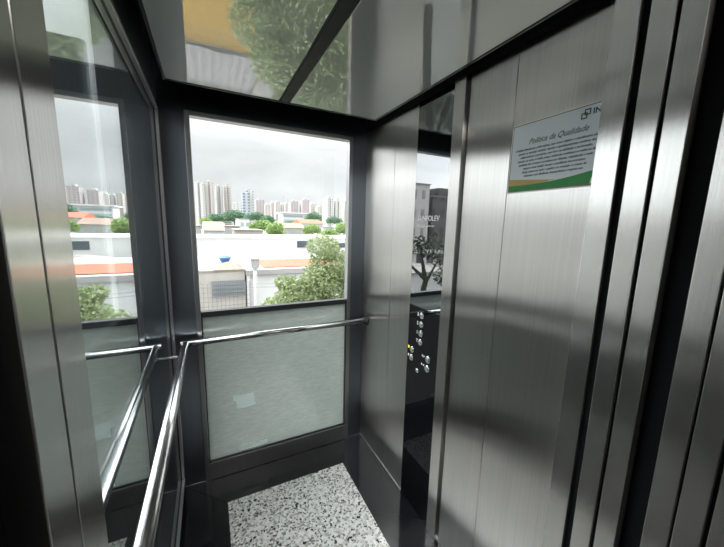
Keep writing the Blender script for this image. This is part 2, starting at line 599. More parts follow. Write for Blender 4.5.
mt, nt, out = newmat('pale_paper_tape')
tr = N(nt, 'ShaderNodeBsdfTranslucent', Color=(0.72, 0.76, 0.76, 1))
df = N(nt, 'ShaderNodeBsdfDiffuse', Color=(0.6, 0.64, 0.64, 1))
ad = N(nt, 'ShaderNodeAddShader')
nt.links.new(tr.outputs[0], ad.inputs[0]); nt.links.new(df.outputs[0], ad.inputs[1]); nt.links.new(ad.outputs[0], out.inputs[0])
M['tape_pale'] = mt


def bz(px, py):
    p = at(px, py, YB)
    return (p.x, p.z)


sticker([bz(*q) for q in ((233, 396), (241, 395.5), (249, 394), (254, 393), (255, 400), (256, 405), (246, 408), (237, 409.5), (236.5, 403), (233.5, 401))],
        'torn square of pale tape on the middle of the frosted pane')
sticker([bz(*q) for q in ((240, 445.5), (267.5, 440), (268, 443), (255, 447.5), (240, 451.5))],
        'narrow strip of pale tape at the foot of the frosted pane')

# ------------------------------------------------------------------ left wall: reflective glass in a steel frame
y0, y1, z0, z1 = 0.505, 1.80, 0.10, 2.045
f = MB()
f.box(XL - 0.03, XL, y1, y1 + 0.058, 0.0, ZC + 0.10)
f.box(XL - 0.03, XL, 0.42, y0, 0.0, ZC + 0.10)
f.box(XL - 0.03, XL, y0, y1, z1, ZC + 0.10)
f.box(XL - 0.03, XL, y0, y1, 0.0, z0)
struct('wall_left', f, M['black_trim'], 'black surround of the side glass', bevel=0.001)
wf = MB()
for a, d in ((0.0, 0.012), (0.028, 0.010)):
    wf.box(XL - 0.004, XL + 0.012 - a * .25, y1 + a, y1 + a + d, z0 - a, z1 + a + d)
    wf.box(XL - 0.004, XL + 0.012 - a * .25, y0, y1 + a, z1 + a, z1 + a + d)
    wf.box(XL - 0.004, XL + 0.012 - a * .25, y0, y1 + a + d, z0 - a - d, z0 - a)
sg = struct('window_2', wf, M['steel_frame'], 'reflective side glass framed by thin double steel strips', bevel=0.002)
box(XL - 0.012, XL - 0.005, y0, y1, z0, z1).build('reflective_pane', M['mirror'], sg)
# open shaft outside the side glass: a low dark screen added for the reflections, and a dark fin wall at the far corner with an upright slot to the sky
YS = 2.25
k_ = YS / 1.988 * .6


def sl(px, py):
    d = ROT @ Vector(((px - 362) / FPX, -(py - 273.5) / FPX, -1))
    return EYE + d * (YS / d.y)


xa, xb, zh = sl(78, 60).x, sl(101, 130).x, sl(60, 34).z
xc = sl(93, 130).x
struct('wall_shaft_left', box(-1.1, xc, YS, YS + 0.04, -7.9, zh), M['shaft'], 'dark fin wall outside the side glass')
struct('wall_shaft_right', box(xb, XL - 0.02, YS, YS + 0.04, -7.9, 3.6), M['shaft'], 'dark fin wall between the side glass and the window')
struct('wall_shaft_corner', box(XL - 0.06, XL - 0.02, YB + 0.05, YS - 0.001, -7.9, 3.6), M['shaft'], 'dark return beside the window corner')
struct('wall_shaft_screen', box(-0.50, -0.46, -0.1, YS - 0.001, -7.9, 0.98), M['shaft'], 'low dark screen added outside the side glass')  # added to keep the lower steel reflections dark

# ------------------------------------------------------------------ right wall
ZT = 2.122
struct('wall_right', box(XR, XR + 0.02, 1.514, YB, 0.0, ZT), M['steel'], 'brushed steel wall panel beside the window', bevel=0.001)
struct('wall_right_middle', box(XR, XR + 0.02, 1.310, 1.512, 0.0, ZT), M['steel'], 'narrow brushed steel wall panel beside the black control glass', bevel=0.001)
struct('trim_10', MB().box(XR + 0.02, XR + 0.04, 0.30, YB + 0.05, 0.0, ZC + 0.10).box(XR + .001, XR + .02, 0.45, YB, ZT + .001, ZC + .1), M['black'], 'black backing behind the right wall panels')
struct('trim_11', box(XR - 0.014, XR + 0.02, 0.992, 1.054, 0.0, ZT), M['steel'], 'raised steel post between control glass and poster wall', bevel=0.0015)
struct('wall_right_door', box(XR, XR + 0.02, 0.771, 0.978, 0.0, ZT), M['steel'], 'brushed steel panel between the raised post and the poster', bevel=0.001)
struct('wall_right_poster', box(XR, XR + 0.02, 0.435, 0.769, 0.0, ZT), M['steel'], 'brushed steel panel carrying the poster', bevel=0.001)
struct('trim_12', box(0.9385, XR + 0.0, 1.309, YB - .001, 0.0, 0.008), M['steel_frame'], 'thin steel strip at the foot of the right wall')

# entrance: steel returns and door edges on both sides
XO = 0.911
YD = [(0.433, 0.500), (0.366, 0.414), (0.314, 0.357)]
labs = ['brushed steel edge nearest the poster', 'second brushed steel upright from the poster', 'third brushed steel upright from the poster']
struct('wall_front_right', box(XO, XR + 0.02, 0.432, 0.487, 0.0, 2.5), M['steel_front'], labs[0], bevel=0.0015)
struct('door_1', box(XO, 1.5, 0.366, 0.412, 0.0, 2.5), M['steel_front'], labs[1], bevel=0.0015)
struct('door_2', box(XO, 1.5, 0.314, 0.357, 0.0, 2.5), M['steel_front'], labs[2], bevel=0.0015)
struct('door_3', box(XO, 1.5, 0.223, 0.266, 0.0, 2.5), M['steel_front'], 'steel upright just past the wide black gap', bevel=0.0015)
struct('door_4', box(XO, 1.5, 0.176, 0.218, 0.0, 2.5), M['steel_front'], 'second steel upright past the wide black gap', bevel=0.0015)
struct('door_5', box(XO, 1.5, 0.06, 0.168, 0.0, 2.5), M['steel_front'], 'outermost steel upright at the right edge of the picture', bevel=0.0015)
struct('trim_13', box(XO + 0.035, XO + 0.045, 0.10, 0.432, 0.0, 2.5), M['black'], 'black recess behind the right hand uprights') if False else None
struct('trim_13', MB().box(XO + 0.012, XO + 0.04, 0.415, 0.432, 0, 2.5).box(XO + 0.012, XO + 0.04, 0.358, 0.365, 0, 2.5)
       .box(XO + 0.03, XO + 0.06, 0.267, 0.313, 0, 2.5).box(XO + 0.012, XO + 0.04, 0.2185, 0.2225, 0, 2.5).box(XO + 0.012, XO + 0.04, 0.169, 0.175, 0, 2.5),
       M['black'], 'black gaps between the right hand uprights')
XI = -0.151
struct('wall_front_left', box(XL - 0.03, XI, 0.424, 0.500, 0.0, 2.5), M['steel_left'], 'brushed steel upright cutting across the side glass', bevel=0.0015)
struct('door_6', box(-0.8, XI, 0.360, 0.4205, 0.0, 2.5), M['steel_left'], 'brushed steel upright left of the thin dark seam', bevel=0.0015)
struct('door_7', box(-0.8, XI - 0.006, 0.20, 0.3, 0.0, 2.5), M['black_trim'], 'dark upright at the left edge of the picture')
struct('trim_14', MB().box(-0.8, XI - 0.03, 0.301, 0.359, 0, 2.5).box(-0.2, XI - 0.008, 0.4207, 0.4238, 0, 2.5), M['black'], 'black gaps between the left hand uprights')
struct('trim_15', box(-0.8, 1.5, 0.16, 0.42, 2.32, 2.5), M['steel_front'], 'steel header above the entrance')
sill = MB().box(XI - .05, XO + .05, 0.30, 0.42, -0.03, -0.002)
for k in range(4):
    sill.box(XI, XO, 0.31 + k * .025, 0.318 + k * .025, -0.002, 0.001)
struct('trim_16', sill, M['alu'], 'grooved aluminium door sill')

# ------------------------------------------------------------------ lobby behind the photographer
struct('floor_lobby', box(-1.6, 2.4, -2.4, 0.299, -0.05, 0.0), M['lobby_floor'], 'grey stone lobby floor')
struct('ceiling_lobby', box(-1.6, 2.4, -2.4, 0.16, 2.6, 2.65), M['lobby'], 'lobby ceiling')
struct('wall_lobby_back', box(-1.6, 2.4, -2.45, -2.4, 0.0, 2.6), M['lobby'], 'lobby wall opposite the lift')
struct('wall_lobby_left', box(-1.65, -1.6, -2.4, 0.16, 0.0, 2.6), M['lobby'], 'left lobby wall')
struct('wall_lobby_right', box(2.4, 2.45, -2.4, 0.16, 0.0, 2.6), M['lobby'], 'right lobby wall')
struct('wall_lobby_front', MB().box(-1.6, -0.8, 0.05, 0.16, 0, 2.6).box(1.5, 2.4, 0.05, 0.16, 0, 2.6).box(-0.8, 1.5, 0.05, 0.16, 2.32, 2.6)
       .box(-0.8, XI - 0.01, 0.05, 0.199, 0, 2.32), M['lobby'], 'lobby wall around the lift entrance')
lt = empty('fill_light', (0.4, -1.2, 2.6))  # added light, unseen, brightens the cab ceiling and steel from the lobby
tag(lt, 'unseen square fill light added behind the camera', 'light')
box(0.1, 0.7, -1.5, -0.9, 2.575, 2.5995).build('housing', M['print_white'], lt)
em = principled('fill_light_diffuser', (0.8, 0.8, 0.8), 0.5)
em.node_tree.nodes['Principled BSDF'].inputs['Emission Color'].default_value = (1, 0.97, 0.92, 1)
em.node_tree.nodes['Principled BSDF'].inputs['Emission Strength'].default_value = 7.0
box(0.12, 0.68, -1.48, -0.92, 2.568, 2.5745).build('diffuser', em, lt)

# ------------------------------------------------------------------ handrails
RZ = 0.895
hr = empty('handrail', (0.37, 1.795, RZ))
tag(hr, 'round steel handrail running across the window', 'handrail')
yr = 1.795
MB().tube([(-0.158, yr, RZ), (0.912, yr, RZ)], 0.0188, 24).build('tube', M['chrome'], hr, smooth=False)
fl = MB().lathe((0.9405, yr, RZ), (-1, 0, 0), [(0, .034), (.006, .034), (.010, .026), (.030, .019)]).build('end_flange', M['black_trim'], hr)
fl['label'] = 'black end flange on the right wall'
for xb in (-0.120, 0.872):
    MB().tube([(xb, YB - 0.001, RZ - .03), (xb, yr + .02, RZ - .03), (xb, yr, RZ - 0.016)], 0.007, 12).build('bracket', M['black_trim'], hr)
hl = empty('handrail', (-0.142, 1.2, RZ))
tag(hl, 'round steel handrail along the reflective side glass', 'handrail')
MB().tube([(-0.136, 1.772, RZ), (-0.140, 1.3, RZ), (-0.147, 0.56, RZ)], 0.0188, 24).build('tube', M['chrome'], hl)
for yb, xx in ((1.70, -.137), (0.62, -.147)):
    MB().tube([(XL - .0045, yb, RZ - .03), (xx, yb, RZ - .03), (xx, yb, RZ - 0.016)], 0.007, 12).build('bracket', M['chrome'], hl)
for o in C.objects:
    if o.name.split('.')[0] == 'tube':
        for p in o.data.polygons:
            p.use_smooth = len(p.vertices) == 4

# ------------------------------------------------------------------ control panel
cp = empty('control_panel', (XR, 1.18, 1.0))
tag(cp, 'full height black glass control panel with round steel buttons', 'control panel')
box(XR - 0.001, XR + 0.019, 1.056, 1.308, 1.131, ZT).build('display_glass', M['black_glass'], cp)
box(XR - 0.001, XR + 0.019, 1.056, 1.308, 0.0, 1.130).build('button_plate', M['black_plate'], cp)
WM = Matrix(((0, 0, -1, 0), (-1, 0, 0, 0), (0, 1, 0, 0), (0, 0, 0, 1)))


def onwall(y, z, x=XR - 0.0012):
    return Matrix.Translation((x, y, z)) @ WM


def button(y, z, r, glyph=None, size=0.022, gm='print_white', gy=0.031):
    bt = MB().lathe((XR - 0.001, y, z), (-1, 0, 0), [(0, r), (.003, r), (.0045, r * .93), (.0045, r * .80), (.002, r * .78), (.002, r * .74), (.006, r * .70), (.007, r * .55)]).build('button', M['button'], cp)
    if glyph:
        textmesh('floor_number', glyph, size, M[gm], onwall(y + gy + size * .28, z - size * .32), bt, extrude=.0002, offset=.0006)
    return bt


for yy, zz, gl in ((1.199, 1.094, '3'), (1.2, 1.048, '2'), (1.2, 1.000, '1'), (1.2, 0.954, 'T')):
    button(yy, zz, 0.0165, gl, .024)
b = button(1.266, 0.891, 0.0165)
MB().box(XR - .0018, XR - .0012, 1.292, 1.303, .889, .904).build('indicator', M['amber'], b)['label'] = 'small amber indicator'
b = button(1.268, 0.845, 0.0165)
MB().lathe((XR - .001, 1.297, .852), (-1, 0, 0), [(0, .007), (.0008, .007)], 12).build('bell_symbol', M['print_white'], b)


def tri(b, pts):
    vs = [(XR - .0012, y, z) for y, z in pts] + [(XR - .0018, y, z) for y, z in pts]
    link('arrow_symbol', vs, [(0, 1, 2), (5, 4, 3), (0, 3, 4, 1), (1, 4, 5, 2), (2, 5, 3, 0)], M['print_white'], b)


b = button(1.133, 0.888, 0.018)
tri(b, [(1.184, .893), (1.176, .900), (1.176, .886)]); tri(b, [(1.160, .893), (1.168, .900), (1.168, .886)])
b = button(1.135, 0.840, 0.018)
tri(b, [(1.174, .847), (1.184, .854), (1.184, .840)]); tri(b, [(1.171, .847), (1.161, .854), (1.161, .840)])
kb = MB().lathe((XR - .001, 1.213, .796), (-1, 0, 0), [(0, .012), (.003, .012), (.004, .0105), (.004, .006), (.006, .006)]).build('key_switch', M['button'], cp)
textmesh('maker_name', 'INFOLEV', 0.034, M['print_white'], onwall(1.246, 1.563), cp, shear=.12, sx=.98, offset=.0006)
tg = MB()
p = [(1.278, 1.565), (1.250, 1.565), (1.264, 1.607)]
vs = [(XR - .0012, y, z) for y, z in p] + [(XR - .0018, y, z) for y, z in p]
c_ = (1.264, 1.577)
vs += [(x, c_[0] + (y - c_[0]) * .45, c_[1] + (z - c_[1]) * .45) for x, y, z in vs]
link('triangle_mark', vs, [(0, 1, 7, 6), (1, 2, 8, 7), (2, 0, 6, 8), (3, 9, 10, 4), (4, 10, 11, 5), (5, 11, 9, 3)], M['print_white'], cp)
textmesh('maker_subtitle', 'elevator systems', 0.0135, M['print_white'], onwall(1.280, 1.535), cp, sx=1.45)

# ------------------------------------------------------------------ poster
PY0, PZ0, PW, PH = 0.767, 1.655, 0.305, 0.220
XP = XR - 0.0004
po = empty('poster', (XR, PY0 - PW / 2, PZ0))
tag(po, 'quality policy notice with gold and green wave on the steel wall', 'poster')
box(XP - .001, XP, PY0 - PW, PY0, PZ0, PZ0 + PH).build('margin', M['paper_white'], po)
i1 = .0035
box(XP - .0013, XP - .001, PY0 - PW + i1, PY0 - i1, PZ0 + i1, PZ0 + PH - i1).build('border_line', M['paper_edge'], po)
i2 = .0060
box(XP - .0016, XP - .0013, PY0 - PW + i2, PY0 - i2, PZ0 + i2, PZ0 + PH - i2).build('sheet', M['paper'], po)


def wave(name, mat, top, bot, dx):
    n = 30
    vs = []
    for k in range(n + 1):
        u = k / n
        y = PY0 - i2 - u * (PW - 2 * i2)
        vs += [(XP - dx, y, PZ0 + i2 + bot(u)), (XP - dx, y, PZ0 + i2 + max(bot(u) + .0002, top(u)))]
    link(name, vs, [(2 * k, 2 * k + 1, 2 * k + 3, 2 * k + 2) for k in range(n)], mat, po)


wave('gold_wave', M['gold'], lambda u: .040 - .030 * u, lambda u: .004, .0018)
wave('white_wave', M['paper_white'], lambda u: .0205 - .004 * math.sin(u * 3.3) + .024 * u * u if u > .45 else .004, lambda u: .003, .0019)
wave('green_wave', M['green'], lambda u: .0185 - .004 * math.sin(u * 3.3) + .024 * u * u, lambda u: 0.0, .0020)
XT = XP - .0018


def pt(u, v):  # u from left, v from bottom (metres)
    return Matrix.Translation((XT, PY0 - u, PZ0 + v)) @ WM


textmesh('title', 'Política da Qualidade', 0.0235, M['title'], pt(PW / 2 + .000, .150), po, shear=.45, align='CENTER', sx=.88, offset=.0001)
rows = ['A Infolev Elevadores e Informática, tem como objetivo o atendimento pleno',
        'quanto ao mercado vertical, visando o aperfeiçoamento contínuo dos',
        'colaboradores e parceiros, com foco na satisfação e na inovação,',
        'visando, no curto e médio prazo, melhorias contínuas e a melhoria da',
        'qualidade dos serviços e produtos aos clientes, respeitando o meio',
        'sempre nossa missão: buscar a excelência dos processos',
        'Ainda, somos em todo o quadro um exemplo e a busca de',
        'relacionar com eficiência, transparência e respeito aos']
for k, t in enumerate(rows):
    textmesh('text_line', t, 0.0094, M['ink'], pt(PW / 2 - .004, .132 - k * .0118), po, align='CENTER', sx=.88, shear=.15, offset=.00022)
textmesh('logo_letters', 'IN', 0.021, M['ink'], pt(.247, .190), po, sx=1.0, offset=.0004)


def ring2(u, v, s, th):
    mb = MB()
    a = [(u, v, u + s, v + th), (u, v + s - th, u + s, v + s), (u, v, u + th, v + s), (u + s - th, v, u + s, v + s)]
    for x0, z0_, x1, z1_ in a:
        mb.box(XT - .0003, XT, PY0 - x1, PY0 - x0, PZ0 + z0_, PZ0 + z1_)
    return mb


ring2(.218, .182, .016, .003).build('logo_mark', M['ink_green'], po)
ring2(.226, .191, .016, .003).build('logo_mark', M['ink_green'], po)
link('seal', [(XT - .0004, PY0 - u, PZ0 + v) for u, v in ((.262, .008), (.292, .008), (.292, .024), (.265, .024))], [(0, 1, 2, 3)], M['paper_white'], po)

# ================================================================== OUTSIDE
GZ = -8.0
gd = box(-700, 700, -300, 900, GZ - 0.5, GZ)
struct('ground', gd, M['ground'], 'streets and lots of the city below')


def crown(name, blobs, n, leaf, mat, parent, seed=1, flat=1.0):
    rng = np.random.default_rng(seed)
    vol = np.array([b_[3] ** 2 for b_ in blobs])
    cnt = (n * vol / vol.sum()).astype(int) + 1
    V = []
    for (x, y, z, r), k in zip(blobs, cnt):
        d = rng.normal(size=(k, 3)); d /= np.linalg.norm(d, axis=1)[:, None]
        rr = r * (0.45 + 0.6 * rng.random(k) ** .5)
        c = np.array([x, y, z]) + d * rr[:, None] * np.array([1, 1, .85 * flat])
        a = rng.normal(size=(k, 3)); a /= np.linalg.norm(a, axis=1)[:, None]
        b = np.cross(a, rng.normal(size=(k, 3))); b /= np.linalg.norm(b, axis=1)[:, None]
        s = leaf * (0.6 + 0.8 * rng.random(k))[:, None]
        V.append(np.stack([c - a * s, c + b * s * .45, c + a * s, c - b * s * .45], 1))
    V = np.concatenate(V).reshape(-1, 3)
    q = len(V) // 4
    me = bpy.data.meshes.new(name)
    me.vertices.add(len(V)); me.vertices.foreach_set('co', V.ravel())
    me.loops.add(4 * q); me.loops.foreach_set('vertex_index', np.arange(4 * q))
    me.polygons.add(q); me.polygons.foreach_set('loop_start', np.arange(q) * 4)
    me.update(calc_edges=True); me.validate()
    me.materials.append(mat)
    o = bpy.data.objects.new(name, me); C.objects.link(o)
    o.parent = parent; o.matrix_parent_inverse = Matrix.Translation(-Vector(parent.location))
    return o


def tree(px, py_top, py_bot, Y, wpx, mat, label, n=1500, seed=1, group='trees in the city', leaf=None, nb=9):
    """broad tree: crown between two heights, trunk to the ground"""
    rng = random.Random(seed)
    zt, zb = at(px, py_top, Y).z, at(px, py_bot, Y).z
    h = zt - zb
    cx_ = at(px, (py_top + py_bot) / 2, Y).x
    wd = abs(at(px + wpx / 2, py_top, Y).x - at(px - wpx / 2, py_top, Y).x)
    t = empty('tree', (cx_, Y, GZ))
    tag(t, label, 'tree', group)
    r = h * .5
    bl = []
    for k in range(nb):
        u = (k + .5) / nb * 2 - 1
        rr = r * (1 - .45 * u * u) * rng.uniform(.8, 1.0)
        bl.append((cx_ + u * max(wd / 2 - r * .6, 0.1), Y + rng.uniform(-.5, .5) * r, zb + rr * rng.uniform(.9, 1.0), rr))
    crown('crown', bl, n, leaf or h * .07, mat, t, seed)
    MB().tube([(cx_, Y, GZ), (cx_ + .1, Y, (GZ + zb) / 2), (cx_, Y, zb + r)], [h * .06, h * .05, h * .03], 8).build('trunk', M['bark'], t)
    return t


# --- the near tree by the lift shaft
nt_ = empty('tree', (2.3, 7.3, GZ))
tag(nt_, 'large leafy tree close to the window on the right', 'tree')
NB = [(2.5, 7.2, .95, .40), (2.75, 7.3, .5, .55), (2.4, 7.1, .2, .48), (1.75, 7, .0, .38), (1.5, 7.1, .18, .20), (1.32, 7., -.5, .42),
      (2.0, 7.2, -.5, .75), (2.9, 7.4, -.3, .85), (3.6, 7.5, .2, .8), (1.15, 7.1, -1.2, .60), (2.2, 7.3, -1.4, 1.1), (3.4, 7.4, -1.2, 1.1),
      (0.95, 7, -2, .65), (2, 7.2, -2.4, 1.1), (3.3, 7.4, -2.4, 1.2), (4.4, 7.5, -1, 1.1), (.25, 7.0, -1.95, .5), (-.25, 7, -1.75, .42), (-.8, 7.1, -1.95, .5), (5.0, 7.6, -2.2, 1.2), (1.0, 6.9, -2.9, .9)]
crown('crown', NB, 80000, .042, M['leaf_near'], nt_, 3)
tb = MB().tube([(2.3, 7.3, GZ), (2.35, 7.3, -5), (2.25, 7.3, -3), (2.4, 7.25, -1), (2.6, 7.25, .6)], [.22, .19, .15, .09, .03], 10)
for a, b in (((2.28, 7.3, -3.2), (1.3, 7.1, -1.2)), ((2.3, 7.3, -2.6), (3.5, 7.5, -.6)), ((2.38, 7.3, -1.6), (1.7, 7.05, -.1)), ((2.28, 7.3, -3.6), (4.4, 7.5, -1.6))):
    tb.tube([a, ((a[0] + b[0]) / 2, a[1], (a[2] + b[2]) / 2 - .15), b], [.09, .06, .02], 8)
tb.build('trunk', M['bark'], nt_)


def house(name, label, x0, x1, Y, depth, ztop, wall, roof=None, cat='building', group=None, roof_kind='flat', rh=1.0, over=.15):
    b = empty(name, ((x0 + x1) / 2, Y, GZ))
    tag(b, label, cat, group)
    box(x0, x1, Y, Y + depth, GZ, ztop).build('wall', wall, b)
    if roof_kind == 'flat':
        box(x0 - over, x1 + over, Y - over, Y + depth + over, ztop, ztop + .12 + rh * .0).build('roof', roof or M['roof_flat'], b)
    elif roof_kind == 'hip':
        k = min((x1 - x0), depth) * .45
        vs = [(x0 - over, Y - over, ztop), (x1 + over, Y - over, ztop), (x1 + over, Y + depth + over, ztop), (x0 - over, Y + depth + over, ztop),
              (x0 + k, Y + depth / 2, ztop + rh), (x1 - k, Y + depth / 2, ztop + rh)]
        link('roof', vs, [(0, 1, 5, 4), (1, 2, 5), (2, 3, 4, 5), (3, 0, 4), (0, 3, 2, 1)], roof, b)
    elif roof_kind == 'gable':
        ym = Y + depth / 2
        vs = [(x0 - over, Y - over, ztop), (x1 + over, Y - over, ztop), (x1 + over, ym, ztop + rh), (x0 - over, ym, ztop + rh),
              (x1 + over, Y + depth + over, ztop), (x0 - over, Y + depth + over, ztop)]
        link('roof', vs, [(0, 1, 2, 3), (3, 2, 4, 5), (0, 3, 5), (1, 4, 2), (0, 5, 4, 1)], roof, b)
    return b


# --- low yellow house right below, mirrored in the ceiling
yh = house('house', 'ochre yellow house with grey corrugated roof below the lift', -4.5, 2.0, 13.9, 2.9, -3.66, M['yellow_wall'], M['roof_grey'], cat='house')
for xx in (-3.4, -1.9):
    box(xx, xx + .9, 13.86, 13.9, -6.2, -5.0).build('window', M['dark_window'], yh)
wl = empty('boundary_wall', (-1, 17.1, GZ))
tag(wl, 'white ribbed sheet wall behind the yellow house', 'wall')
box(-5, 2.3, 17.0, 17.15, GZ, -3.35).build('sheet', M['roof_white'], wl)
box(2.3, 2.7, 16.9, 17.25, GZ, -3.25).build('end_post', M['white_wall'], wl)
sh = house('shed', 'grey roofed shed behind the ribbed wall', -5, 2.4, 18.2, 1.5, -4.4, M['white_wall'], M['roof_grey'], cat='shed')

# --- left near building with grille and blue tank
ztl = atz(220, 270, 22)
x0, x1 = atx(150, 22, 270), atx(244.5, 22, 270)
lb = house('building', 'weathered cream building on the left with a barred window', x0, x1, 22, 9, ztl - .13, M['cream_wall'], M['roof_flat'], over=.04)
cz = atz(230, 266, 22.4)
rl = atx(213, 22, 268); rr = atx(244, 22, 268)
vs = [(rl, 21.9, ztl), (rr, 21.9, ztl), (rr - .6, 23.2, cz + .2), (rl + .9, 23.2, cz + .2), (rr, 24.4, ztl), (rl, 24.4, ztl)]
link('roof_tiles', vs, [(0, 1, 2, 3), (3, 2, 4, 5), (0, 3, 5), (1, 4, 2), (0, 5, 4, 1)], M['roof_brown'], lb)
gx0, gx1 = atx(212, 21.9, 288), atx(245, 21.9, 288)
gz0, gz1 = atz(228, 296, 21.9), atz(228, 281, 21.9)
box(gx0, gx1, 21.96, 22.0, gz0, gz1).build('window', M['grey_window'], lb)
gr = MB()
nb = 16
for k in range(nb + 1):
    x = gx0 + (gx1 - gx0) * k / nb
    gr.box(x - .015, x + .015, 21.88, 21.91, gz0 - .05, gz1 + .05)
for k in range(5):
    z = gz0 + (gz1 - gz0) * k / 4
    gr.box(gx0, gx1, 21.87, 21.9, z - .012, z + .012)
gr.build('window_grille', M['cable'], lb)
TY = 25.6  # behind the tiled ridge
tk = empty('water_tank', (at(225, 262, TY).x, TY, ztl + .03))
tag(tk, 'round blue water tank on the cream building roof', 'water tank')
tz0, tz1 = at(225, 262.5, TY).z, at(225, 256.8, TY).z
tcx = at(225, 262, TY).x
MB().lathe((tcx, TY, tz0), (0, 0, 1), [(0, .26), (tz1 - tz0 - .1, .42), (tz1 - tz0 - .06, .46), (tz1 - tz0, .40), (tz1 - tz0 + .08, .12)], 20).build('tank', M['tank_blue'], tk)
MB().box(tcx - .3, tcx - .22, TY - .1, TY + .1, ztl + .03, tz0 - .06).box(tcx + .22, tcx + .3, TY - .1, TY + .1, ztl + .03, tz0 - .06).box(tcx - .35, tcx + .35, TY - .15, TY + .15, tz0 - .06, tz0).build('stand', M['tank_grey'], tk)
# wire fence in front of the cream building
fe = empty('fence', (at(220, 303, 20).x, 20, GZ))
tag(fe, 'tall wire mesh fence in front of the cream building', 'fence')
fm = MB()
fx0, fx1 = atx(190, 20, 300), atx(250, 20, 300)
fz1 = atz(220, 283, 20)
for k in range(15):
    x = fx0 + (fx1 - fx0) * k / 14
    fm.box(x - .012, x + .012, 19.99, 20.01, GZ, fz1)
for k in range(22):
    z = GZ + (fz1 - GZ) * k / 21
    fm.box(fx0, fx1, 19.99, 20.01, z - .010, z + .010)
fm.build('mesh', M['cable'], fe)
MB().box(fx1, fx1 + .1, 19.95, 20.05, GZ, fz1 + .1).build('post', M['tank_grey'], fe)

# --- near right white building with orange roof
x0, x1 = atx(247, 22, 268), atx(352, 22, 268)
zr = atz(290, 269, 22)
rb = house('building', 'white building under orange tiles on the right', x0, x1, 22, 10, zr - .05, M['white_wall'], M['white_wall'], over=.04)
box(x0 - .1, x1, 21.8, 22, zr - .28, zr + .05).build('gutter', M['tank_grey'], rb)
box(x0 - .05, x0 + .15, 21.85, 22, GZ, zr - .28).build('downpipe', M['white_wall'], rb)
ox0, ox1 = atx(262, 23, 265), atx(345, 23, 265)
oz0, oz1 = atz(290, 266.5, 22.4), atz(300, 259, 25)
vs = [(ox0, 22.4, oz0), (ox1, 22.4, oz0), (ox1 - .8, 25, oz1), (ox0 + 1.6, 25, oz1), (ox1, 27.6, oz0), (ox0, 27.6, oz0)]
link('orange_roof', vs, [(0, 1, 2, 3), (3, 2, 4, 5), (0, 3, 5), (1, 4, 2), (0, 5, 4, 1)], M['roof_orange'], rb)
gx0, gx1 = atx(272, 32.4, 258), atx(332, 32.4, 258)
z2, z3 = atz(300, 259, 32.4), atz(300, 251, 34)
gb = empty('building', ((gx0 + gx1) / 2, 32.5, GZ))
tag(gb, 'building with grey pitched roof behind the orange roof', 'building')
box(gx0 + .3, gx1 - .3, 32.5, 35.6, GZ, z2).build('wall', M['white_wall'], gb)
vs = [(gx0, 32.4, z2), (gx1, 32.4, z2), ((gx0 * .42 + gx1 * .58), 34, z3), (gx0 * .48 + gx1 * .52, 34, z3), (gx1, 35.8, z2), (gx0, 35.8, z2)]
link('roof', vs, [(0, 1, 2, 3), (3, 2, 4, 5), (0, 3, 5), (1, 4, 2), (0, 5, 4, 1)], M['roof_flat'], gb)
# square cistern on a pillar
sq = at(255, 262, 21)
ct = empty('water_tank', (sq.x, 21, GZ))
tag(ct, 'square grey cistern on a post beside the orange roof', 'water tank')
a0, a1 = at(251, 262, 21).x, at(259, 262, 21).x
cz0, cz1 = at(255, 266, 21).z, at(255, 258.5, 21).z
MB().box(a0, a1, 20.8, 21.3, cz0, cz1 - .05).box(a0 - .04, a1 + .04, 20.76, 21.34, cz1 - .05, cz1).build('cistern', M['tank_grey'], ct)
MB().lathe((sq.x, 21.05, GZ), (0, 0, 1), [(0, .12), (cz0 - GZ - .3, .12), (cz0 - GZ, .3)], 12).build('post', M['white_wall'], ct)

# --- overhead cables crossing the street
for k, (ya, yb, Y, lab) in enumerate(((283, 287, 16, 'upper cable crossing in front of the white buildings'), (286.5, 290, 15.5, 'lower cable crossing in front of the white buildings'))):
    A_, B_ = at(150, ya, Y), at(360, yb - 6, Y)
    path = []
    for i in range(21):
        u = i / 20
        p_ = A_.lerp(B_, u); p_.z -= .25 * 4 * u * (1 - u) * .4
        path.append(p_ + (B_ - A_) * 0)
    tag(MB().tube([A_ - (B_ - A_)] + path + [B_ + (B_ - A_)], .010, 6).build('cable', M['cable']), lab, 'cable', 'overhead cables')
for k in range(3):
    path = [(-5.8 + i * 1.0, 13.2 - k * .12, -3.1 - k * .16 - .35 * (1 - ((i - 8) / 8) ** 2)) for i in range(17)]
    tag(MB().tube(path, .012, 6).build('cable', M['cable']), ['highest', 'middle', 'lowest'][k] + ' of the three cables above the yellow house wall', 'cable', 'cables by the yellow house')

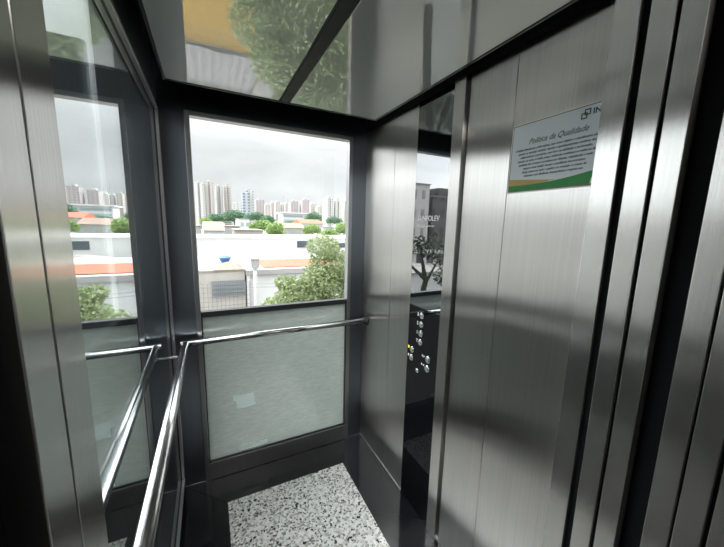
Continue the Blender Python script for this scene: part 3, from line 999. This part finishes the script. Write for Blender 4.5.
# --- long white building across the middle
Y = 36
x0, x1 = atx(150, Y, 240), atx(352, Y, 240) + 9
zt = at(250, 237.5, Y).z
lw = house('building', 'long white windowless building across the middle of the view', x0, x1, Y, 9, zt - .12, M['white_wall'], M['white_wall'], over=.05)
wx = [(297, 303.5, 'dark_window'), (303.5, 308, 'dark_window'), (308.5, 312.5, 'grey_window')]
for a, b, m_ in wx:
    box(at(a, 243, Y).x, at(b, 243, Y).x, Y - .05, Y, at(300, 247.5, Y).z, at(300, 241, Y).z).build('window', M[m_], lw)
box(at(326, 243, Y).x, at(352, 243, Y).x, Y - .05, Y, at(340, 247.5, Y).z, at(340, 243, Y).z).build('window', M['dark_window'], lw)
gx = at(317, 243, Y).x + .2
gf = MB()
rg = random.Random(5)
for i in range(2):
    for k in range(3):
        xa = gx + k * .42 + rg.uniform(-.1, .1); zc = at(300, 243 + i * 7, Y).z - i * .2
        p0 = (xa, Y - .02, zc + rg.uniform(-.5, -.3)); p1 = (xa + rg.uniform(-.1, .3), Y - .02, zc + rg.uniform(.3, .5)); p2 = (xa + .35, Y - .02, zc + rg.uniform(-.3, .2))
        gf.tube([p0, p1], .045, 6); gf.tube([((p0[0] + p1[0]) / 2, Y - .02, zc), p2], .04, 6)
gf.build('graffiti', M['dark_metal'], lw)['label'] = 'dark graffiti strokes'

# --- mid-distance roofs
mids = [((185, 200), 226, 50, 'cream_wall', 'roof_flat', 'pale box shaped building at the left window edge', 8),
        ((204, 224), 229, 46, 'brown_wall', 'roof_brown', 'low brownish building behind the left end of the white wall', 7),
        ((222, 240), 226.5, 58, 'cream_wall', 'roof_flat', 'cream building with flat roof left of the light green trees', 8),
        ((236, 263), 230.5, 48, 'brown_wall', 'roof_flat', 'wide beige building in front of the light green trees', 7),
        ((239, 250), 219, 84, 'white_wall', 'roof_flat', 'small white building at the foot of the dark trees', 8),
        ((284, 305), 226.5, 74, 'brown_wall', 'roof_brown', 'long tan building right of the light green trees', 9),
        ((301, 323), 222, 88, 'cream_wall', 'roof_orange', 'small building with a bright orange roof between trees', 9),
        ((323, 341), 228, 76, 'white_wall', 'roof_grey', 'white shed showing between the right hand trees', 8),
        ((343, 372), 225, 80, 'white_wall', 'roof_flat', 'white building hidden at the right window edge', 8)]
for (a, b), py, Y, wm, rm, lab, dp in mids:
    kind = 'gable' if 'brown' in rm or 'orange' in rm else 'flat'
    h_ = house('building', lab, atx(a, Y), atx(b, Y), Y, dp, at((a + b) / 2, py + (1.5 if kind == 'gable' else 0), Y).z, M[wm], M[rm], group='mid distance buildings', roof_kind=kind, rh=1.2)
    nwin = max(2, int((b - a) / 6))
    for k in range(nwin):
        xa = atx(a, Y) + (atx(b, Y) - atx(a, Y)) * (k + .35) / nwin
        zz = at((a + b) / 2, py + 3.5, Y).z
        box(xa, xa + .8, Y - .04, Y, zz - 1.0, zz).build('window', M['grey_window'], h_)

# --- trees
TR = [(217, 211, 223, 150, 22, 'leaf_dark', 'dark tree at the foot of the tall left towers'),
      (234, 207.5, 222, 155, 30, 'leaf_dark', 'largest dome of dark trees on the left'),
      (256, 210, 221, 150, 26, 'leaf_dark', 'dark tree right of the big dark dome'),
      (268, 213, 224, 140, 16, 'leaf_dark', 'dark tree at the right end of the left tree belt'),
      (206, 216, 224, 120, 14, 'leaf_light', 'small pale tree at the left window edge'),
      (261, 217, 231, 72, 28, 'leaf_light', 'light green tree above the beige building'),
      (275, 220, 236, 64, 20, 'leaf_light', 'light green tree left of the tan building'),
      (289, 219, 227, 120, 20, 'leaf_dark', 'low dark tree under the banded white building'),
      (313, 210.5, 221, 130, 22, 'leaf_dark', 'round bluish tree left of the right hand towers'),
      (334, 215, 224, 125, 20, 'leaf_dark', 'round bluish tree under the right hand towers'),
      (312, 222.5, 234, 66, 22, 'leaf_light', 'light tree just behind the dark window'),
      (329, 227, 238, 60, 20, 'leaf_light', 'light tree above the near tree top'),
      (344, 220, 234, 62, 18, 'leaf_light', 'bright tree at the right window edge'),
      (366, 219, 236, 66, 34, 'leaf_light', 'tree beyond the right window edge, seen in the side glass')]
for k, (px, a, b, Y, wp, mt_, lab) in enumerate(TR):
    tree(px, a, b, Y, wp, M[mt_], lab, n=1700 if Y > 100 else 2600, seed=20 + k)

# --- banded white building
Y = 175
x0, x1 = atx(283, Y), atx(304, Y)
bb = empty('building', ((x0 + x1) / 2, Y, GZ))
tag(bb, 'long low white building with horizontal window bands', 'building')
z0, z1 = at(293, 222, Y).z, at(293, 212.5, Y).z
box(x0, x1, Y, Y + 12, GZ, z1 - .6).build('wall', M['white_wall'], bb)
box(x0 - 1, x1 + 2, Y - 1.5, Y + 14, z1 - .6, z1).build('roof', M['white_wall'], bb)
for zz in (z1 - 2.2, z1 - 4.4):
    box(x0 + .5, x1 - .5, Y - .1, Y, zz - .5, zz + .5).build('window_band', M['grey_window'], bb)

# --- skyline
TW = [(195, 205, 182.5, 420, 'tower_white', 'leftmost tall white tower on the skyline'),
      (205.5, 215, 182, 425, 'tower_beige', 'second tall tower from the left, beige'),
      (217, 223.5, 185.5, 440, 'tower_white', 'slim white tower beside the tall beige one'),
      (225, 232, 186.5, 445, 'tower_beige', 'slim beige tower, last of the left cluster'),
      (243, 254.5, 190.5, 400, 'tower_grey', 'lone grey glazed tower with rounded top'),
      (256.5, 264.5, 200, 430, 'tower_pink', 'short mauve block right of the grey tower'),
      (232, 243, 204, 520, 'tower_white', 'low pale block left of the grey tower'),
      (265, 271, 205, 500, 'tower_beige', 'small beige block right of the mauve block'),
      (271.5, 275.5, 202.5, 560, 'tower_pink', 'narrow pinkish block under the antenna'),
      (276, 280, 202, 520, 'tower_beige', 'narrow beige block in the distant row'),
      (281, 284.5, 204, 530, 'tower_white', 'narrow white block in the distant row'),
      (285, 290.5, 203.5, 600, 'tower_beige', 'beige block above the banded building'),
      (291, 298, 201.5, 480, 'tower_pink', 'mauve block above the banded building'),
      (302.5, 309.5, 200, 470, 'tower_pink', 'taller pink tower right of centre'),
      (310.5, 316, 204, 520, 'tower_beige', 'beige block right of the pink tower'),
      (318, 325, 206.5, 500, 'tower_beige', 'low beige block left of the right hand towers'),
      (326.5, 334, 198.5, 400, 'tower_white', 'tall white tower on the right, left of the pair'),
      (335, 341.5, 200, 405, 'tower_white', 'tall white tower on the right, right of the pair'),
      (344.5, 352, 200.5, 420, 'tower_beige', 'tower cut by the right window edge'),
      (354, 362, 203, 420, 'tower_white', 'tower beyond the right window edge'),
      (186, 193, 188, 430, 'tower_beige', 'tower beyond the left window edge')]
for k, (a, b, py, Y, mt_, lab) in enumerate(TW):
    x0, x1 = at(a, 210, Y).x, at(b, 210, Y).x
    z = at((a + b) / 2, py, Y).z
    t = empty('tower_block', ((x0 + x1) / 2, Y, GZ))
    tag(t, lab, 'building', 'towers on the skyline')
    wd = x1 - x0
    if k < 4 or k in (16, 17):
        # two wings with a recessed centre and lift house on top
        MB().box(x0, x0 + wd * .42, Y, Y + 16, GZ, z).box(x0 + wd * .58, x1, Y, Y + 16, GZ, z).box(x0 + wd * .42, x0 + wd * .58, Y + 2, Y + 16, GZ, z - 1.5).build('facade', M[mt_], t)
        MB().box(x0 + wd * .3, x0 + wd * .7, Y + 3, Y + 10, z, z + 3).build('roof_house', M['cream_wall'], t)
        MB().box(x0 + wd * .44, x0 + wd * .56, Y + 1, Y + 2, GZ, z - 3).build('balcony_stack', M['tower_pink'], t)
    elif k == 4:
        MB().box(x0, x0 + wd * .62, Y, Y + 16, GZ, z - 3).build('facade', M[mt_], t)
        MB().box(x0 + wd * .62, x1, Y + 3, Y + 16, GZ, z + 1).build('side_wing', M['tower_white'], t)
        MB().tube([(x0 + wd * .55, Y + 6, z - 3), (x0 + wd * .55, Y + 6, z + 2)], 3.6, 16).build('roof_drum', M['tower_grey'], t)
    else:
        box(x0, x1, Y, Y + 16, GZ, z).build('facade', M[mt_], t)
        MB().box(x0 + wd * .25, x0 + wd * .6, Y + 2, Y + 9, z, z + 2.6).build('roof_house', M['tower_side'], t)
for px, top, lab in ((283.5, 195.5, 'taller lattice mast on the skyline'), (287.5, 199, 'shorter lattice mast on the skyline')):
    p_ = at(px, top, 620)
    tag(MB().tube([(p_.x, 620, GZ), (p_.x, 620, p_.z)], [1.1, .3], 6).build('antenna_mast', M['tank_grey']), lab, 'mast', 'masts on the skyline')

# --- what the control glass mirrors: blocks and a dark tree far to the left
b = house('tower_block', 'pale grey apartment block mirrored in the control glass', -29.6, -24.5, 40, 9, 8.0, M['tower_side'], M['roof_flat'])
b = house('tower_block', 'dark brick apartment block mirrored in the control glass', -37.5, -30.3, 40, 10, 6.3, M['tower_dark'], M['roof_flat'])
box(-36, -33, 42, 46, 6.42, 8).build('roof_house', M['tower_dark'], b)
house('house', 'row house with dark windows mirrored in the control glass', -25.5, -19.5, 28, 7, -1.6, M['house_row'], M['roof_grey'], cat='house')
house('house', 'white low house mirrored in the control glass', -18.5, -13.6, 22, 6, -2.6, M['white_wall'], M['roof_flat'], cat='house')
ft = empty('tree', (-8.6, 14, GZ))
tag(ft, 'dark bare-stemmed tree mirrored in the control glass', 'tree')
crown('crown', [(-9.2, 14, .2, .55), (-8.2, 14, .4, .45), (-10.0, 14, -.3, .5), (-8.7, 14, .7, .4), (-7.6, 14, -.2, .4), (-10.6, 14, .5, .5), (-9.8, 14, .9, .35), (-7.2, 14.2, -1.2, .6), (-10.8, 14.2, -1.4, .7), (-9.6, 14.1, -3.2, 1.1), (-8, 14, -3.4, 1.0), (-11.2, 14.2, -3.6, 1.2)], 3500, .11, M['leaf_black'], ft, 9)
MB().tube([(-8.4, 14, GZ), (-8.6, 14, -4), (-9.2, 14, -1.6), (-8.7, 14, .4)], [.22, .2, .15, .05], 8).tube([(-9.0, 14, -2), (-10, 14, -.4)], [.12, .04], 6).tube([(-9.1, 14, -1.4), (-7.7, 14, -.3)], [.12, .04], 6).build('trunk', M['leaf_black'], ft)

# --- side street, seen in the steel and through the side glass from other places
for k, (xx, yy, dx, dy, zt_, m_, lab) in enumerate(((-34, 4, 12, 14, 2.5, 'tower_side', 'pale block of flats across the side street'), (-30, -16, 9, 15, -1.0, 'cream_wall', 'low cream building across the side street'),
                                                    (-60, 24, 16, 10, 5, 'tower_pink', 'mauve apartment block beyond the side street'))):
    house('building', lab, xx, xx + dx, yy, dy, zt_, M[m_], M['roof_flat'])

# ------------------------------------------------------------------ sky
wd_ = bpy.data.worlds.new('overcast_sky')
S.world = wd_
wd_.use_nodes = True
nt = wd_.node_tree
for n in list(nt.nodes):
    nt.nodes.remove(n)
out = nt.nodes.new('ShaderNodeOutputWorld')
bg = nt.nodes.new('ShaderNodeBackground')
nt.links.new(bg.outputs[0], out.inputs[0])
tc = nt.nodes.new('ShaderNodeTexCoord')
sep = nt.nodes.new('ShaderNodeSeparateXYZ')
nt.links.new(tc.outputs['Generated'], sep.inputs[0])
mp = nt.nodes.new('ShaderNodeMapping')
mp.inputs['Scale'].default_value = (2.2, 2.2, 7.5)
mp.inputs['Location'].default_value = (0.3, 0.1, 0.9)
nt.links.new(tc.outputs['Generated'], mp.inputs[0])
no = N(nt, 'ShaderNodeTexNoise', Scale=1.3, Detail=6.0, Roughness=0.5, Distortion=0.3)
nt.links.new(mp.outputs[0], no.inputs['Vector'])
cr = nt.nodes.new('ShaderNodeValToRGB')
cr.color_ramp.elements[0].position = 0.34
cr.color_ramp.elements[0].color = (0.73, 0.74, 0.76, 1)
cr.color_ramp.elements[1].position = 0.62
cr.color_ramp.elements[1].color = (0.90, 0.91, 0.92, 1)
nt.links.new(no.outputs[0], cr.inputs[0])
nt.links.new(cr.outputs[0], bg.inputs[0])
# overcast skies grow brighter towards the zenith
rmp = N(nt, 'ShaderNodeMapRange')
rmp.inputs[1].default_value = 0.22
rmp.inputs[2].default_value = 0.9
rmp.inputs[3].default_value = 1.0
rmp.inputs[4].default_value = 6
nt.links.new(sep.outputs[2], rmp.inputs[0])
# the cloud is thinnest towards the sun, high on the left
dt = N(nt, 'ShaderNodeVectorMath', _operation='DOT_PRODUCT')
nt.links.new(tc.outputs['Generated'], dt.inputs[0])
dt.inputs[1].default_value = (-0.89, 0.22, 0.40)
gl = N(nt, 'ShaderNodeMapRange', _interpolation_type='SMOOTHSTEP')
gl.inputs[1].default_value = 0.40
gl.inputs[2].default_value = 0.98
gl.inputs[3].default_value = 1.0
gl.inputs[4].default_value = 3.6
nt.links.new(dt.outputs['Value'], gl.inputs[0])
ml = N(nt, 'ShaderNodeMath', _operation='MULTIPLY')
nt.links.new(rmp.outputs[0], ml.inputs[0])
nt.links.new(gl.outputs[0], ml.inputs[1])
nt.links.new(ml.outputs[0], bg.inputs[1])

S.view_settings.view_transform = 'Standard'
S.view_settings.look = 'None'
S.view_settings.exposure = 0.3
S.view_settings.gamma = 1.0
S.view_settings.use_curve_mapping = False
S.cycles.max_bounces = 12
S.cycles.glossy_bounces = 6
S.cycles.transparent_max_bounces = 12
S.cycles.sample_clamp_indirect = 6
S.cycles.use_denoising = True
S.cycles.caustics_reflective = True
